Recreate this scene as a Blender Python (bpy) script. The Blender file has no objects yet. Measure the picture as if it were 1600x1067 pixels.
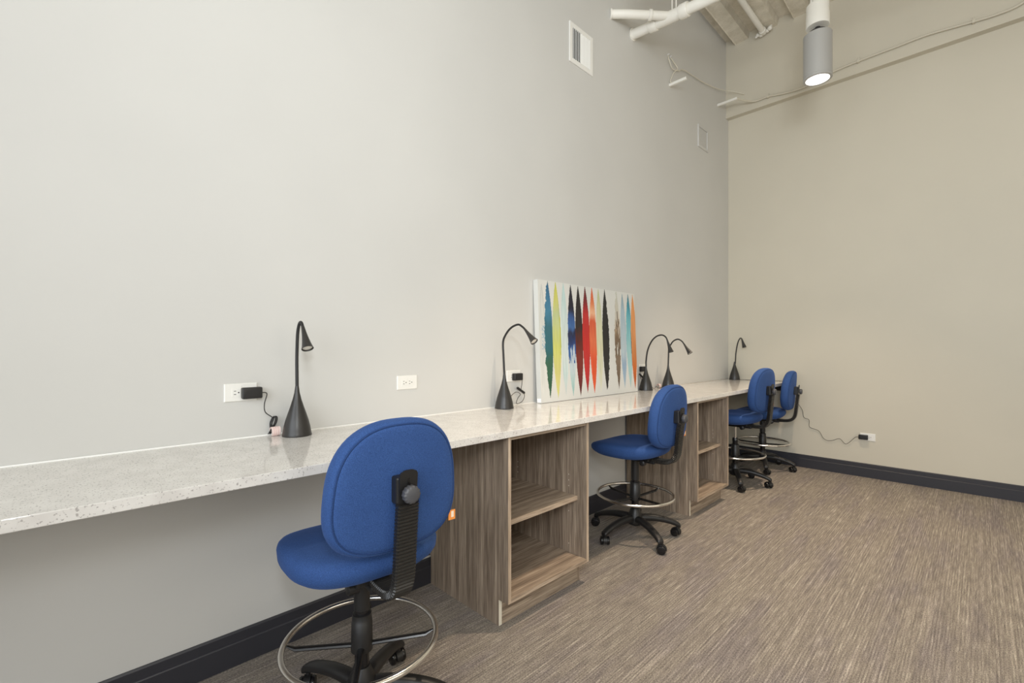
import bpy, bmesh, math, random
from math import sin, cos, pi, sqrt, radians, atan2
from mathutils import Vector, Matrix, noise
random.seed(7)
S = bpy.context.scene
C = S.collection

# ------------------------------------------------------------------ camera
YAW = 0.7977
F = 720.24
cd = bpy.data.cameras.new('camera')
cam = bpy.data.objects.new('camera', cd)
C.objects.link(cam)
cam.location = (2.1124, 0.0, 1.2829)
cam.rotation_euler = (pi / 2, 0, YAW)
cd.sensor_width = 36.0
cd.lens = 36.0 * F / 1600
cd.shift_x = (800 - 794.17) / 1600
cd.shift_y = (543.69 - 533.5) / 1600
cd.clip_start = 0.02
S.camera = cam

# ------------------------------------------------------------------ light and exposure
S.view_settings.view_transform = 'Standard'
S.view_settings.look = 'None'
S.view_settings.gamma = 1.0
S.view_settings.exposure = 0.0
S.view_settings.use_curve_mapping = False
world = bpy.data.worlds.new('world')
S.world = world
world.use_nodes = True
bgn = world.node_tree.nodes['Background']
bgn.inputs[0].default_value = (0.95, 0.98, 1.0, 1)
bgn.inputs[1].default_value = 0.45

def area(name, loc, target, sx, sy, power, col):
    l = bpy.data.lights.new(name, 'AREA')
    l.shape = 'RECTANGLE'
    l.size = sx
    l.size_y = sy
    l.energy = power
    l.color = col
    o = bpy.data.objects.new(name, l)
    C.objects.link(o)
    o.location = loc
    o.rotation_euler = (Vector(target) - Vector(loc)).to_track_quat('-Z', 'Y').to_euler()
    return o

# daylight through the windows of the wall behind the camera and of the right wall
area('window_daylight_rear', (3.3, -3.35, 2.45), (3.0, 2.0, 1.6), 5.4, 2.8, 212, (0.87, 0.935, 1.0))
area('window_daylight_right', (7.05, 1.2, 2.5), (2.0, 1.2, 1.7), 5.6, 2.8, 84, (1.0, 0.90, 0.72))
# photographer's strobe beside the camera, plus an up-facing fill added to brighten the ceiling
area('ceiling_fill_light', (2.7, -0.2, 2.5), (1.6, 3.4, 4.9), 0.6, 0.6, 52, (0.90, 0.96, 1.0))
area('strobe_head', (2.35, -0.12, 1.75), (1.0, 3.2, 1.7), 0.28, 0.28, 18, (0.95, 0.98, 1.0))

# ------------------------------------------------------------------ material helpers
def srgb(r, g, b):
    f = lambda c: (c / 255 / 12.92) if c / 255 <= 0.04045 else ((c / 255 + 0.055) / 1.055) ** 2.4
    return (f(r), f(g), f(b), 1)

def newmat(name, col=(0.5, 0.5, 0.5, 1), rough=0.5, metal=0.0, spec=0.5):
    m = bpy.data.materials.new(name)
    m.use_nodes = True
    b = m.node_tree.nodes['Principled BSDF']
    b.inputs['Base Color'].default_value = col
    b.inputs['Roughness'].default_value = rough
    b.inputs['Metallic'].default_value = metal
    b.inputs['Specular IOR Level'].default_value = spec
    return m, m.node_tree, b

def nd(nt, t, **kw):
    n = nt.nodes.new(t)
    for k, v in kw.items():
        setattr(n, k, v)
    return n

def coords(nt, scale=(1, 1, 1), rot=(0, 0, 0), out='Object'):
    tc = nd(nt, 'ShaderNodeTexCoord')
    mp = nd(nt, 'ShaderNodeMapping')
    mp.inputs['Scale'].default_value = scale
    mp.inputs['Rotation'].default_value = rot
    nt.links.new(tc.outputs[out], mp.inputs[0])
    return mp.outputs[0]

def tex(nt, vec, scale, detail=2.0, rough=0.5):
    n = nd(nt, 'ShaderNodeTexNoise')
    n.inputs['Scale'].default_value = scale
    n.inputs['Detail'].default_value = detail
    n.inputs['Roughness'].default_value = rough
    nt.links.new(vec, n.inputs['Vector'])
    return n.outputs['Fac']

def ramp(nt, fac, stops):
    r = nd(nt, 'ShaderNodeValToRGB')
    e = r.color_ramp.elements
    while len(e) < len(stops):
        e.new(0.5)
    for el, (p, c) in zip(e, stops):
        el.position = p
        el.color = c
    nt.links.new(fac, r.inputs[0])
    return r.outputs[0]

def mix(nt, fac, a, b, mode='MIX'):
    n = nd(nt, 'ShaderNodeMix', data_type='RGBA', blend_type=mode)
    for sock, v in ((n.inputs[0], fac), (n.inputs[6], a), (n.inputs[7], b)):
        if hasattr(v, 'links') or isinstance(v, bpy.types.NodeSocket):
            nt.links.new(v, sock)
        else:
            sock.default_value = v
    return n.outputs[2]

def bump(nt, bsdf, h, strength=0.2, dist=0.001):
    b = nd(nt, 'ShaderNodeBump')
    b.inputs['Strength'].default_value = strength
    b.inputs['Distance'].default_value = dist
    nt.links.new(h, b.inputs['Height'])
    nt.links.new(b.outputs[0], bsdf.inputs['Normal'])

def paint(name, col, rough=0.55, b_s=0.12, scale=160):
    m, nt, b = newmat(name, col, rough)
    v = coords(nt)
    f = tex(nt, v, 1.3, 2)
    c2 = tuple(x * 0.965 for x in col[:3]) + (1,)
    nt.links.new(ramp(nt, f, [(0.35, c2), (0.65, col)]), b.inputs['Base Color'])
    bump(nt, b, tex(nt, v, scale, 3), b_s, 0.0008)
    return m

M = {}
M['wall'] = paint('wall_paint', srgb(208, 206.5, 202), 0.55)
M['wall_back'] = paint('end_wall_paint', srgb(207, 200, 183), 0.55)
M['white_pipe'] = paint('white_pipe_paint', srgb(240, 237, 228), 0.4, 0.2, 60)
M['deck'] = None
M['white_plastic'] = newmat('white_plastic', srgb(236, 234, 228), 0.35)[0]
M['slot'] = newmat('socket_slot', srgb(40, 38, 36), 0.6)[0]
M['black'] = newmat('black_plastic', srgb(30, 29, 29), 0.42)[0]
M['black_gloss'] = newmat('black_enamel', srgb(24, 23, 24), 0.25)[0]
M['lamp_black'] = newmat('lamp_matte_black', srgb(46, 44, 42), 0.36)[0]
M['lamp_neck'] = newmat('lamp_neck_rubber', srgb(32, 31, 31), 0.5)[0]
M['cord'] = newmat('black_cord', srgb(30, 28, 27), 0.5)[0]
M['chrome'] = newmat('chrome', srgb(236, 233, 228), 0.2, 1.0)[0]
M['knob'] = newmat('knob_grey_plastic', srgb(74, 74, 77), 0.45)[0]
M['rubber'] = newmat('ribbed_rubber', srgb(34, 32, 30), 0.33)[0]
M['raw_edge'] = newmat('white_raw_edge', srgb(226, 218, 200), 0.6)[0]
M['tag'] = newmat('orange_tag', srgb(240, 150, 70), 0.6)[0]
M['tag_white'] = newmat('tag_white', srgb(245, 225, 200), 0.6)[0]
M['pinhole'] = newmat('shelf_pin_hole', srgb(214, 205, 190), 0.5)[0]
M['label'] = newmat('pink_label', srgb(236, 214, 208), 0.6)[0]
M['label_line'] = newmat('label_print', srgb(226, 186, 178), 0.6)[0]
M['lamp_metal'] = newmat('grey_metal_housing', srgb(178, 177, 174), 0.4, 0.25)[0]
M['wood_dark'] = newmat('dark_ledger_paint', srgb(34, 28, 25), 0.6)[0]
M['lens'] = newmat('lamp_lens', srgb(225, 222, 214), 0.25)[0]

def deckmat():
    m, nt, b = newmat('sprayed_deck', srgb(214, 205, 188), 0.8)
    v = coords(nt)
    f = tex(nt, v, 9, 5, 0.6)
    nt.links.new(ramp(nt, f, [(0.3, srgb(214, 206, 188)), (0.7, srgb(238, 231, 216))]), b.inputs['Base Color'])
    bump(nt, b, tex(nt, v, 45, 6, 0.7), 0.9, 0.012)
    return m
M['deck'] = deckmat()

def basemat():
    m, nt, b = newmat('vinyl_base', srgb(50, 50, 56), 0.42)
    v = coords(nt)
    bump(nt, b, tex(nt, v, 300, 2), 0.25, 0.0006)
    return m
M['base'] = basemat()

def quartz():
    m, nt, b = newmat('speckled_quartz', srgb(226, 221, 211), 0.09)
    v = coords(nt)
    base = ramp(nt, tex(nt, v, 14, 3), [(0.35, srgb(218, 214, 209)), (0.65, srgb(229, 226, 221))])
    f1 = tex(nt, v, 150, 2.5, 0.6)
    k1 = ramp(nt, f1, [(0.0, (1, 1, 1, 1)), (0.345, (1, 1, 1, 1)), (0.40, (0, 0, 0, 1))])
    c1 = mix(nt, k1, base, srgb(176, 171, 167))
    vo = nd(nt, 'ShaderNodeTexVoronoi')
    vo.inputs['Scale'].default_value = 210
    nt.links.new(v, vo.inputs['Vector'])
    sp = nd(nt, 'ShaderNodeSeparateColor')
    nt.links.new(vo.outputs['Color'], sp.inputs[0])
    gt = nd(nt, 'ShaderNodeMath', operation='GREATER_THAN')
    gt.inputs[1].default_value = 0.90
    nt.links.new(sp.outputs[0], gt.inputs[0])
    lt = nd(nt, 'ShaderNodeMath', operation='LESS_THAN')
    lt.inputs[1].default_value = 0.36
    nt.links.new(vo.outputs['Distance'], lt.inputs[0])
    mu = nd(nt, 'ShaderNodeMath', operation='MULTIPLY')
    nt.links.new(gt.outputs[0], mu.inputs[0])
    nt.links.new(lt.outputs[0], mu.inputs[1])
    c2 = mix(nt, mu.outputs[0], c1, srgb(150, 144, 141))
    nt.links.new(c2, b.inputs['Base Color'])
    return m
M['quartz'] = quartz()

def wood(name, axis, light=1.0):
    m, nt, b = newmat(name, srgb(120, 106, 92), 0.5)
    sc = [42, 42, 42]
    sc[axis] = 1.5
    v = coords(nt, tuple(sc))
    f = tex(nt, v, 1.0, 5, 0.62)
    sc2 = [260, 260, 260]
    sc2[axis] = 7
    v2 = coords(nt, tuple(sc2))
    f2 = tex(nt, v2, 1.0, 2, 0.5)
    sc3 = [7, 7, 7]
    sc3[axis] = 0.7
    f3 = tex(nt, coords(nt, tuple(sc3)), 1.0, 2, 0.5)
    g = lambda r, gg, bb: tuple(x * light for x in srgb(r, gg, bb)[:3]) + (1,)
    c = ramp(nt, f, [(0.28, g(92, 80, 69)), (0.46, g(124, 110, 96)), (0.58, g(140, 126, 111)), (0.75, g(163, 149, 132))])
    d = ramp(nt, f2, [(0.36, (0.62, 0.60, 0.58, 1)), (0.56, (1, 1, 1, 1))])
    e = ramp(nt, f3, [(0.35, (0.84, 0.83, 0.81, 1)), (0.65, (1.06, 1.05, 1.04, 1))])
    c = mix(nt, 1.0, c, d, 'MULTIPLY')
    c = mix(nt, 1.0, c, e, 'MULTIPLY')
    nt.links.new(c, b.inputs['Base Color'])
    bump(nt, b, f2, 0.12, 0.0005)
    return m
M['wood_v'] = wood('grey_oak_vertical', 2, 1.42)
M['wood_h'] = wood('grey_oak_horizontal', 1, 1.65)
M['wood_edge'] = wood('grey_oak_edge', 2, 2.5)
M['wood_edge_h'] = wood('grey_oak_edge_horizontal', 1, 2.0)

def carpet():
    m, nt, b = newmat('striped_carpet', srgb(130, 116, 100), 0.95, 0, 0.1)
    # rows of loops run along y
    rows = tex(nt, coords(nt, (150, 9.0, 1)), 1.0, 2, 0.5)
    wide = tex(nt, coords(nt, (7, 1.3, 1)), 1.0, 3, 0.6)
    streak = tex(nt, coords(nt, (125, 1.5, 1)), 1.0, 1, 0.4)
    knots = tex(nt, coords(nt, (230, 130, 1)), 1.0, 3, 0.7)
    wv = nd(nt, 'ShaderNodeTexWave', wave_type='BANDS', bands_direction='X')
    wv.inputs['Scale'].default_value = 1.0
    wv.inputs['Distortion'].default_value = 0.6
    wv.inputs['Detail'].default_value = 1
    nt.links.new(coords(nt, (30, 4, 1)), wv.inputs['Vector'])
    c = ramp(nt, rows, [(0.30, srgb(136, 124, 113)), (0.46, srgb(150, 137, 122)), (0.60, srgb(160, 147, 131)), (0.76, srgb(188, 174, 155))])
    c = mix(nt, 0.8, c, ramp(nt, streak, [(0.30, (0.80, 0.79, 0.80, 1)), (0.55, (1, 1, 1, 1)), (0.68, (1.30, 1.30, 1.31, 1))]), 'MULTIPLY')
    tint = ramp(nt, wide, [(0.34, (0.84, 0.82, 0.87, 1)), (0.50, (0.94, 0.92, 0.90, 1)), (0.66, (1.00, 0.985, 0.945, 1))])
    c = mix(nt, 1.0, c, tint, 'MULTIPLY')
    k = ramp(nt, knots, [(0.32, (0.36, 0.34, 0.36, 1)), (0.50, (1.0, 1.0, 1.0, 1)), (0.68, (1.55, 1.53, 1.50, 1))])
    c = mix(nt, 0.8, c, k, 'MULTIPLY')
    w = ramp(nt, wv.outputs['Fac'], [(0.1, (0.76, 0.75, 0.76, 1)), (0.6, (1.10, 1.10, 1.10, 1))])
    c = mix(nt, 0.5, c, w, 'MULTIPLY')
    c = mix(nt, 1.0, c, (0.90, 0.985, 1.10, 1), 'MULTIPLY')
    nt.links.new(c, b.inputs['Base Color'])
    bump(nt, b, knots, 0.5, 0.003)
    return m
M['carpet'] = carpet()

def fabric(name, r, g, bb):
    m, nt, b = newmat(name, srgb(r, g, bb), 0.85, 0, 0.2)
    v = coords(nt)
    f = tex(nt, v, 420, 2, 0.6)
    g2 = tex(nt, v, 7, 3, 0.5)
    c = ramp(nt, f, [(0.35, srgb(r * .86, g * .86, bb * .88)), (0.65, srgb(r * 1.12, g * 1.10, bb * 1.07))])
    c = mix(nt, 0.5, c, ramp(nt, g2, [(0.3, (0.82, 0.84, 0.86, 1)), (0.7, (1.1, 1.1, 1.08, 1))]), 'MULTIPLY')
    nt.links.new(c, b.inputs['Base Color'])
    b.inputs['Sheen Weight'].default_value = 0.25
    b.inputs['Sheen Roughness'].default_value = 0.4
    b.inputs['Sheen Tint'].default_value = srgb(120, 150, 220)
    bump(nt, b, f, 0.25, 0.0006)
    return m
M['blue'] = fabric('blue_chair_fabric', 51, 80, 134)
M['blue_pipe'] = fabric('blue_piping', 38, 62, 108)

def emis(name, col, s):
    m = bpy.data.materials.new(name)
    m.use_nodes = True
    nt = m.node_tree
    b = nt.nodes['Principled BSDF']
    b.inputs['Base Color'].default_value = (0.8, 0.8, 0.8, 1)
    b.inputs['Emission Color'].default_value = col
    b.inputs['Emission Strength'].default_value = s
    return m
M['lit'] = emis('lit_lens', (1.0, 0.95, 0.86, 1), 4)

def glass():
    m = bpy.data.materials.new('window_glass')
    m.use_nodes = True
    nt = m.node_tree
    nt.nodes.remove(nt.nodes['Principled BSDF'])
    t = nd(nt, 'ShaderNodeBsdfTransparent')
    g = nd(nt, 'ShaderNodeBsdfGlossy')
    g.inputs['Roughness'].default_value = 0.02
    mx = nd(nt, 'ShaderNodeMixShader')
    mx.inputs[0].default_value = 0.06
    nt.links.new(t.outputs[0], mx.inputs[1])
    nt.links.new(g.outputs[0], mx.inputs[2])
    nt.links.new(mx.outputs[0], nt.nodes['Material Output'].inputs[0])
    return m
M['glass'] = glass()

# ------------------------------------------------------------------ mesh helpers
def finish(name, bm, mats, parent=None, loc=(0, 0, 0), smooth=None, bevel=0):
    me = bpy.data.meshes.new(name)
    bmesh.ops.recalc_face_normals(bm, faces=bm.faces)
    bm.to_mesh(me)
    bm.free()
    if not isinstance(mats, (list, tuple)):
        mats = [mats]
    for m in mats:
        me.materials.append(m)
    if smooth is not None:
        for p in me.polygons:
            p.use_smooth = True
        if smooth > 0:
            me.set_sharp_from_angle(angle=radians(smooth))
    o = bpy.data.objects.new(name, me)
    C.objects.link(o)
    o.location = loc
    if parent:
        o.parent = parent
    if bevel:
        md = o.modifiers.new('bevel', 'BEVEL')
        md.width = bevel
        md.segments = 2
        md.limit_method = 'ANGLE'
    return o

def box(bm, x0, x1, y0, y1, z0, z1, mi=0):
    vs = [bm.verts.new((x, y, z)) for x in (x0, x1) for y in (y0, y1) for z in (z0, z1)]
    fs = []
    for a, b, c, d in ((0, 1, 3, 2), (4, 6, 7, 5), (0, 4, 5, 1), (2, 3, 7, 6), (0, 2, 6, 4), (1, 5, 7, 3)):
        f = bm.faces.new((vs[a], vs[b], vs[c], vs[d]))
        f.material_index = mi
        fs.append(f)
    return fs

def frame_at(t, up=Vector((0, 0, 1))):
    t = t.normalized()
    if abs(t.dot(up)) > 0.97:
        up = Vector((1, 0, 0))
    a = up.cross(t).normalized()
    return a, t.cross(a).normalized()

def tube(bm, pts, rad, n=12, mi=0, cap=True, closed=False):
    pts = [Vector(p) for p in pts]
    N = len(pts)
    rs = rad if isinstance(rad, (list, tuple)) else [rad] * N
    rings = []
    pa = None
    for i, p in enumerate(pts):
        if closed:
            t = pts[(i + 1) % N] - pts[i - 1]
        else:
            t = pts[min(i + 1, N - 1)] - pts[max(i - 1, 0)]
        t.normalize()
        if pa is None:
            a, b = frame_at(t)
        else:
            a = (pa - t * pa.dot(t)).normalized()
            b = t.cross(a)
        pa = a
        rings.append([bm.verts.new(p + (a * cos(2 * pi * k / n) + b * sin(2 * pi * k / n)) * rs[i]) for k in range(n)])
    for i in range(N if closed else N - 1):
        r0, r1 = rings[i], rings[(i + 1) % N]
        for k in range(n):
            f = bm.faces.new((r0[k], r0[(k + 1) % n], r1[(k + 1) % n], r1[k]))
            f.material_index = mi
    if cap and not closed:
        for r in (rings[0], rings[-1]):
            f = bm.faces.new(r)
            f.material_index = mi

def lathe(bm, prof, n=32, o=(0, 0, 0), axis=None, mi=0, capped=True):
    """prof: list of (radius, height); axis: direction vector of the lathe axis"""
    o = Vector(o)
    ax = Vector(axis).normalized() if axis else Vector((0, 0, 1))
    a, b = frame_at(ax, Vector((0, 1, 0)))
    rings = []
    for r, h in prof:
        if r < 1e-6:
            rings.append([bm.verts.new(o + ax * h)])
        else:
            rings.append([bm.verts.new(o + ax * h + (a * cos(2 * pi * k / n) + b * sin(2 * pi * k / n)) * r) for k in range(n)])
    for r0, r1 in zip(rings[:-1], rings[1:]):
        for k in range(n):
            k2 = (k + 1) % n
            if len(r0) == 1 and len(r1) == 1:
                continue
            if len(r0) == 1:
                f = bm.faces.new((r0[0], r1[k2], r1[k]))
            elif len(r1) == 1:
                f = bm.faces.new((r0[k], r0[k2], r1[0]))
            else:
                f = bm.faces.new((r0[k], r0[k2], r1[k2], r1[k]))
            f.material_index = mi
    if capped:
        for r in (rings[0], rings[-1]):
            if len(r) > 1:
                f = bm.faces.new(r)
                f.material_index = mi

def cr(pts, sub=8):
    """Catmull-Rom through the points"""
    P = [Vector(p) for p in pts]
    P = [P[0] * 2 - P[1]] + P + [P[-1] * 2 - P[-2]]
    out = []
    for i in range(1, len(P) - 2):
        for s in range(sub):
            t = s / sub
            out.append(0.5 * ((2 * P[i]) + (P[i + 1] - P[i - 1]) * t + (2 * P[i - 1] - 5 * P[i] + 4 * P[i + 1] - P[i + 2]) * t * t
                              + (3 * P[i] - P[i - 1] - 3 * P[i + 1] + P[i + 2]) * t ** 3))
    out.append(P[-2].copy())
    return out

def tag(o, label=None, cat=None, group=None, kind=None):
    if label: o['label'] = label
    if cat: o['category'] = cat
    if group: o['group'] = group
    if kind: o['kind'] = kind
    return o

def empty(name, loc, rz=0, label=None, cat=None, group=None):
    o = bpy.data.objects.new(name, None)
    o.empty_display_size = 0.05
    C.objects.link(o)
    o.location = loc
    o.rotation_euler = (0, 0, rz)
    return tag(o, label, cat, group)

ALL_KIDS = {}
def kids(o):
    return [x for x in bpy.data.objects if x.parent == o]

def copy_tree(o, parent=None):
    c = o.copy()
    C.objects.link(c)
    if parent:
        c.parent = parent
    for ch in kids(o):
        copy_tree(ch, c)
    return c

# ------------------------------------------------------------------ room shell
L = 5.746
X1, Y0, ZC = 7.2, -3.5, 5.0
HC, TH, DEP = 0.914, 0.0314, 0.645

def struct(name, bm, mat, **kw):
    o = finish(name, bm, mat, **kw)
    o['kind'] = 'structure'
    return o

bm = bmesh.new(); box(bm, -0.2, X1 + 0.2, Y0 - 0.2, L + 0.2, -0.12, 0); struct('floor', bm, M['carpet'])
bm = bmesh.new(); box(bm, -0.2, 0, Y0 - 0.2, L + 0.2, 0, ZC + 0.2); struct('wall_left', bm, M['wall'])
# end wall: its upper band stands proud of the lower one
bm = bmesh.new()
prof = [(L + 0.2, 0), (L, 0), (L, 4.005), (5.672, 4.005), (5.672, ZC + 0.2), (L + 0.2, ZC + 0.2)]
va = [bm.verts.new((0, y, z)) for y, z in prof]
vb = [bm.verts.new((X1 + 0.2, y, z)) for y, z in prof]
for i in range(len(prof)):
    j = (i + 1) % len(prof)
    bm.faces.new((va[i], va[j], vb[j], vb[i]))
bm.faces.new(va); bm.faces.new(vb)
struct('wall_back', bm, M['wall_back'])

def wall_with_windows(name, axis, pos, thick, a0, a1, wins):
    """a wall slab along one axis, built around its window openings"""
    bm = bmesh.new()
    def b(u0, u1, z0, z1):
        if axis == 'x':
            box(bm, u0, u1, pos, pos + thick, z0, z1)
        else:
            box(bm, pos, pos + thick, u0, u1, z0, z1)
    cur = a0
    for (u0, u1, z0, z1) in wins:
        b(cur, u0, 0, ZC + 0.2)
        b(u0, u1, 0, z0)
        b(u0, u1, z1, ZC + 0.2)
        cur = u1
    b(cur, a1, 0, ZC + 0.2)
    struct(name, bm, M['wall'])

rear_w = [(0.6, 3.1, 1.0, 3.9), (3.5, 6.0, 1.0, 3.9)]
right_w = [(-1.6, 1.0, 0.75, 3.45), (1.4, 4.0, 0.75, 3.45)]
wall_with_windows('wall_rear', 'x', Y0 - 0.2, 0.2, 0.0, X1 + 0.2, rear_w)
wall_with_windows('wall_right', 'y', X1, 0.2, Y0 - 0.2, L, right_w)
wn = 0
for axis, wins in (('x', rear_w), ('y', right_w)):
    for (u0, u1, z0, z1) in wins:
        wn += 1
        bm = bmesh.new()
        t = 0.05
        def b(a, bb, c, d):
            if axis == 'x':
                box(bm, a, bb, Y0 - 0.15, Y0 - 0.09, c, d)
            else:
                box(bm, X1 + 0.09, X1 + 0.15, a, bb, c, d)
        b(u0, u0 + t, z0, z1); b(u1 - t, u1, z0, z1); b(u0 + t, u1 - t, z0, z0 + t); b(u0 + t, u1 - t, z1 - t, z1)
        um = (u0 + u1) / 2
        b(um - 0.02, um + 0.02, z0 + t, z1 - t)
        w = struct('window_%d' % wn, bm, M['base'])
        bm = bmesh.new()
        if axis == 'x':
            box(bm, u0 + t, u1 - t, Y0 - 0.123, Y0 - 0.117, z0 + t, z1 - t)
        else:
            box(bm, X1 + 0.117, X1 + 0.123, u0 + t, u1 - t, z0 + t, z1 - t)
        finish('pane', bm, M['glass'], w)

# corrugated steel deck, flutes running along y
bm = bmesh.new()
prof = []
x = -0.2
k = 0
base_x = -0.186
lowz, highz = 4.835, 4.908
xs = base_x
while xs < X1:
    # low flat .135, slope .015, high flat .125, slope .015 (pitch .30)
    prof += [(xs, lowz), (xs + 0.133, lowz + 0.002), (xs + 0.141, lowz + 0.045), (xs + 0.150, highz), (xs + 0.288, highz), (xs + 0.294, lowz - 0.012)]
    xs += 0.300
y_a, y_b, NY = Y0 - 0.2, 5.672, 40
rows = []
for j in range(NY + 1):
    y = y_a + (y_b - y_a) * j / NY
    rows.append([bm.verts.new((px + 0.003 * noise.noise(Vector((px * 3, y * 2, 0))), y, pz + 0.006 * noise.noise(Vector((px * 5, y * 3, 1))))) for px, pz in prof])
for j in range(NY):
    for i in range(len(prof) - 1):
        bm.faces.new((rows[j][i], rows[j][i + 1], rows[j + 1][i + 1], rows[j + 1][i]))
top = [[bm.verts.new((px, y, 5.02)) for px in (prof[0][0], prof[-1][0])] for y in (y_a, y_b)]
bm.faces.new((top[0][0], top[0][1], top[1][1], top[1][0]))
struct('ceiling', bm, M['deck'])

# cove base with a groove
def baseboard(name, p0, p1, nrm):
    p0, p1, nrm = Vector(p0), Vector(p1), Vector(nrm)
    pr = [(0, 0), (0.015, 0), (0.015, 0.090), (0.0125, 0.094), (0.010, 0.096), (0.010, 0.130), (0.006, 0.1365), (0, 0.1365)]
    bm = bmesh.new()
    A = [bm.verts.new(p0 + nrm * a + Vector((0, 0, z))) for a, z in pr]
    B = [bm.verts.new(p1 + nrm * a + Vector((0, 0, z))) for a, z in pr]
    for i in range(len(pr)):
        j = (i + 1) % len(pr)
        bm.faces.new((A[i], A[j], B[j], B[i]))
    bm.faces.new(A); bm.faces.new(B)
    struct(name, bm, M['base'])
baseboard('baseboard_left', (0, Y0, 0), (0, L, 0), (1, 0, 0))
baseboard('baseboard_back', (0.015, L, 0), (X1, L, 0), (0, -1, 0))
baseboard('baseboard_right', (X1, Y0, 0), (X1, L - 0.015, 0), (-1, 0, 0))
baseboard('baseboard_rear', (0.015, Y0, 0), (X1 - 0.015, Y0, 0), (0, 1, 0))

# ------------------------------------------------------------------ counter, ledger, cabinets
bm = bmesh.new()
box(bm, 0.0005, DEP, -1.6, L - 0.001, HC - TH, HC)
o = finish('countertop', bm, M['quartz'], bevel=0.002)
bm = bmesh.new()
tube(bm, [(0.0035, -1.59, HC + 0.0012), (0.0035, L - 0.02, HC + 0.0012)], 0.0032, 8)
finish('caulk_bead', bm, M['white_plastic'], o, smooth=0)
tag(o, 'long speckled white quartz counter running along the left wall to the corner', 'countertop')

bm = bmesh.new()
box(bm, 0.015, 0.60, L - 0.04, L - 0.001, 0.812, HC - TH - 0.0005)
tag(finish('ledger_strip', bm, M['wood_dark']), 'black support strip under the far end of the counter on the end wall', 'support strip')

def make_cabinet(y0, label, shelf_front=0.563):
    W = 0.612
    t = empty('open_cabinet', (0, y0, 0), 0, label, 'cabinet', 'open shelf cabinets under the counter')
    FX, TX, TZ, T, ZT = 0.622, 0.560, 0.122, 0.019, HC - TH - 0.001
    for s in (0, 1):
        ya, yb = (0, T) if s == 0 else (W - T, W)
        bm = bmesh.new()
        pr = [(0.018, 0), (TX, 0), (TX, TZ), (FX, TZ), (FX, ZT), (0.018, ZT)]
        a = [bm.verts.new((px, ya, pz)) for px, pz in pr]
        b = [bm.verts.new((px, yb, pz)) for px, pz in pr]
        for i in range(len(pr)):
            j = (i + 1) % len(pr)
            f = bm.faces.new((a[i], a[j], b[j], b[i]))
            if i in (2, 3): f.material_index = 1
            if i == 1 and s == 0: f.material_index = 2
        bm.faces.new(a); bm.faces.new(b)
        for px in (0.10, 0.50):                     # drilled shelf pin holes
            for z in ((0.512, 0.544, 0.576) if px < 0.3 else (0.19, 0.372, 0.404, 0.512, 0.544, 0.576)):
                lathe(bm, [(0.0, 0.0009), (0.0022, 0.0009), (0.0026, 0.0)], 8, (px, T if s == 0 else W - T, z), (0, 1 if s == 0 else -1, 0), 3, capped=False)
        finish('side_panel', bm, [M['wood_v'], M['wood_edge'], M['raw_edge'], M['pinhole']], t)
    bm = bmesh.new(); box(bm, 0.025, 0.040, T + 0.0005, W - T - 0.0005, TZ + 0.02, ZT)
    finish('back_panel', bm, M['wood_v'], t)
    def shelf(name, xa, xb, z0, z1, g=0.0005):
        bm = bmesh.new()
        fs = box(bm, xa, xb, T + g, W - T - g, z0, z1)
        fs[1].material_index = 1
        return finish(name, bm, [M['wood_h'], M['wood_edge_h']], t)
    shelf('bottom_shelf', 0.041, FX + 0.0005, TZ, 0.141)
    shelf('adjustable_shelf', 0.043, shelf_front, 0.447, 0.470, 0.0015)
    bm = bmesh.new(); box(bm, TX - 0.016, TX - 0.0005, T + 0.0005, W - T - 0.0005, 0.0005, TZ - 0.0005)
    finish('toe_kick', bm, M['wood_h'], t)
    bm = bmesh.new(); box(bm, 0.50, FX - 0.004, T + 0.0005, W - T - 0.0005, ZT - 0.018, ZT - 0.0005)
    finish('top_rail', bm, M['wood_h'], t)
    return t

cab = make_cabinet(1.4535, 'open grey oak cabinet with a middle shelf, nearest the camera, beside the big foreground chair')
c2 = copy_tree(cab)
c2.location.y = 3.4445
c2['label'] = 'open grey oak cabinet with a middle shelf, farther one, right behind the second chair'

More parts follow.
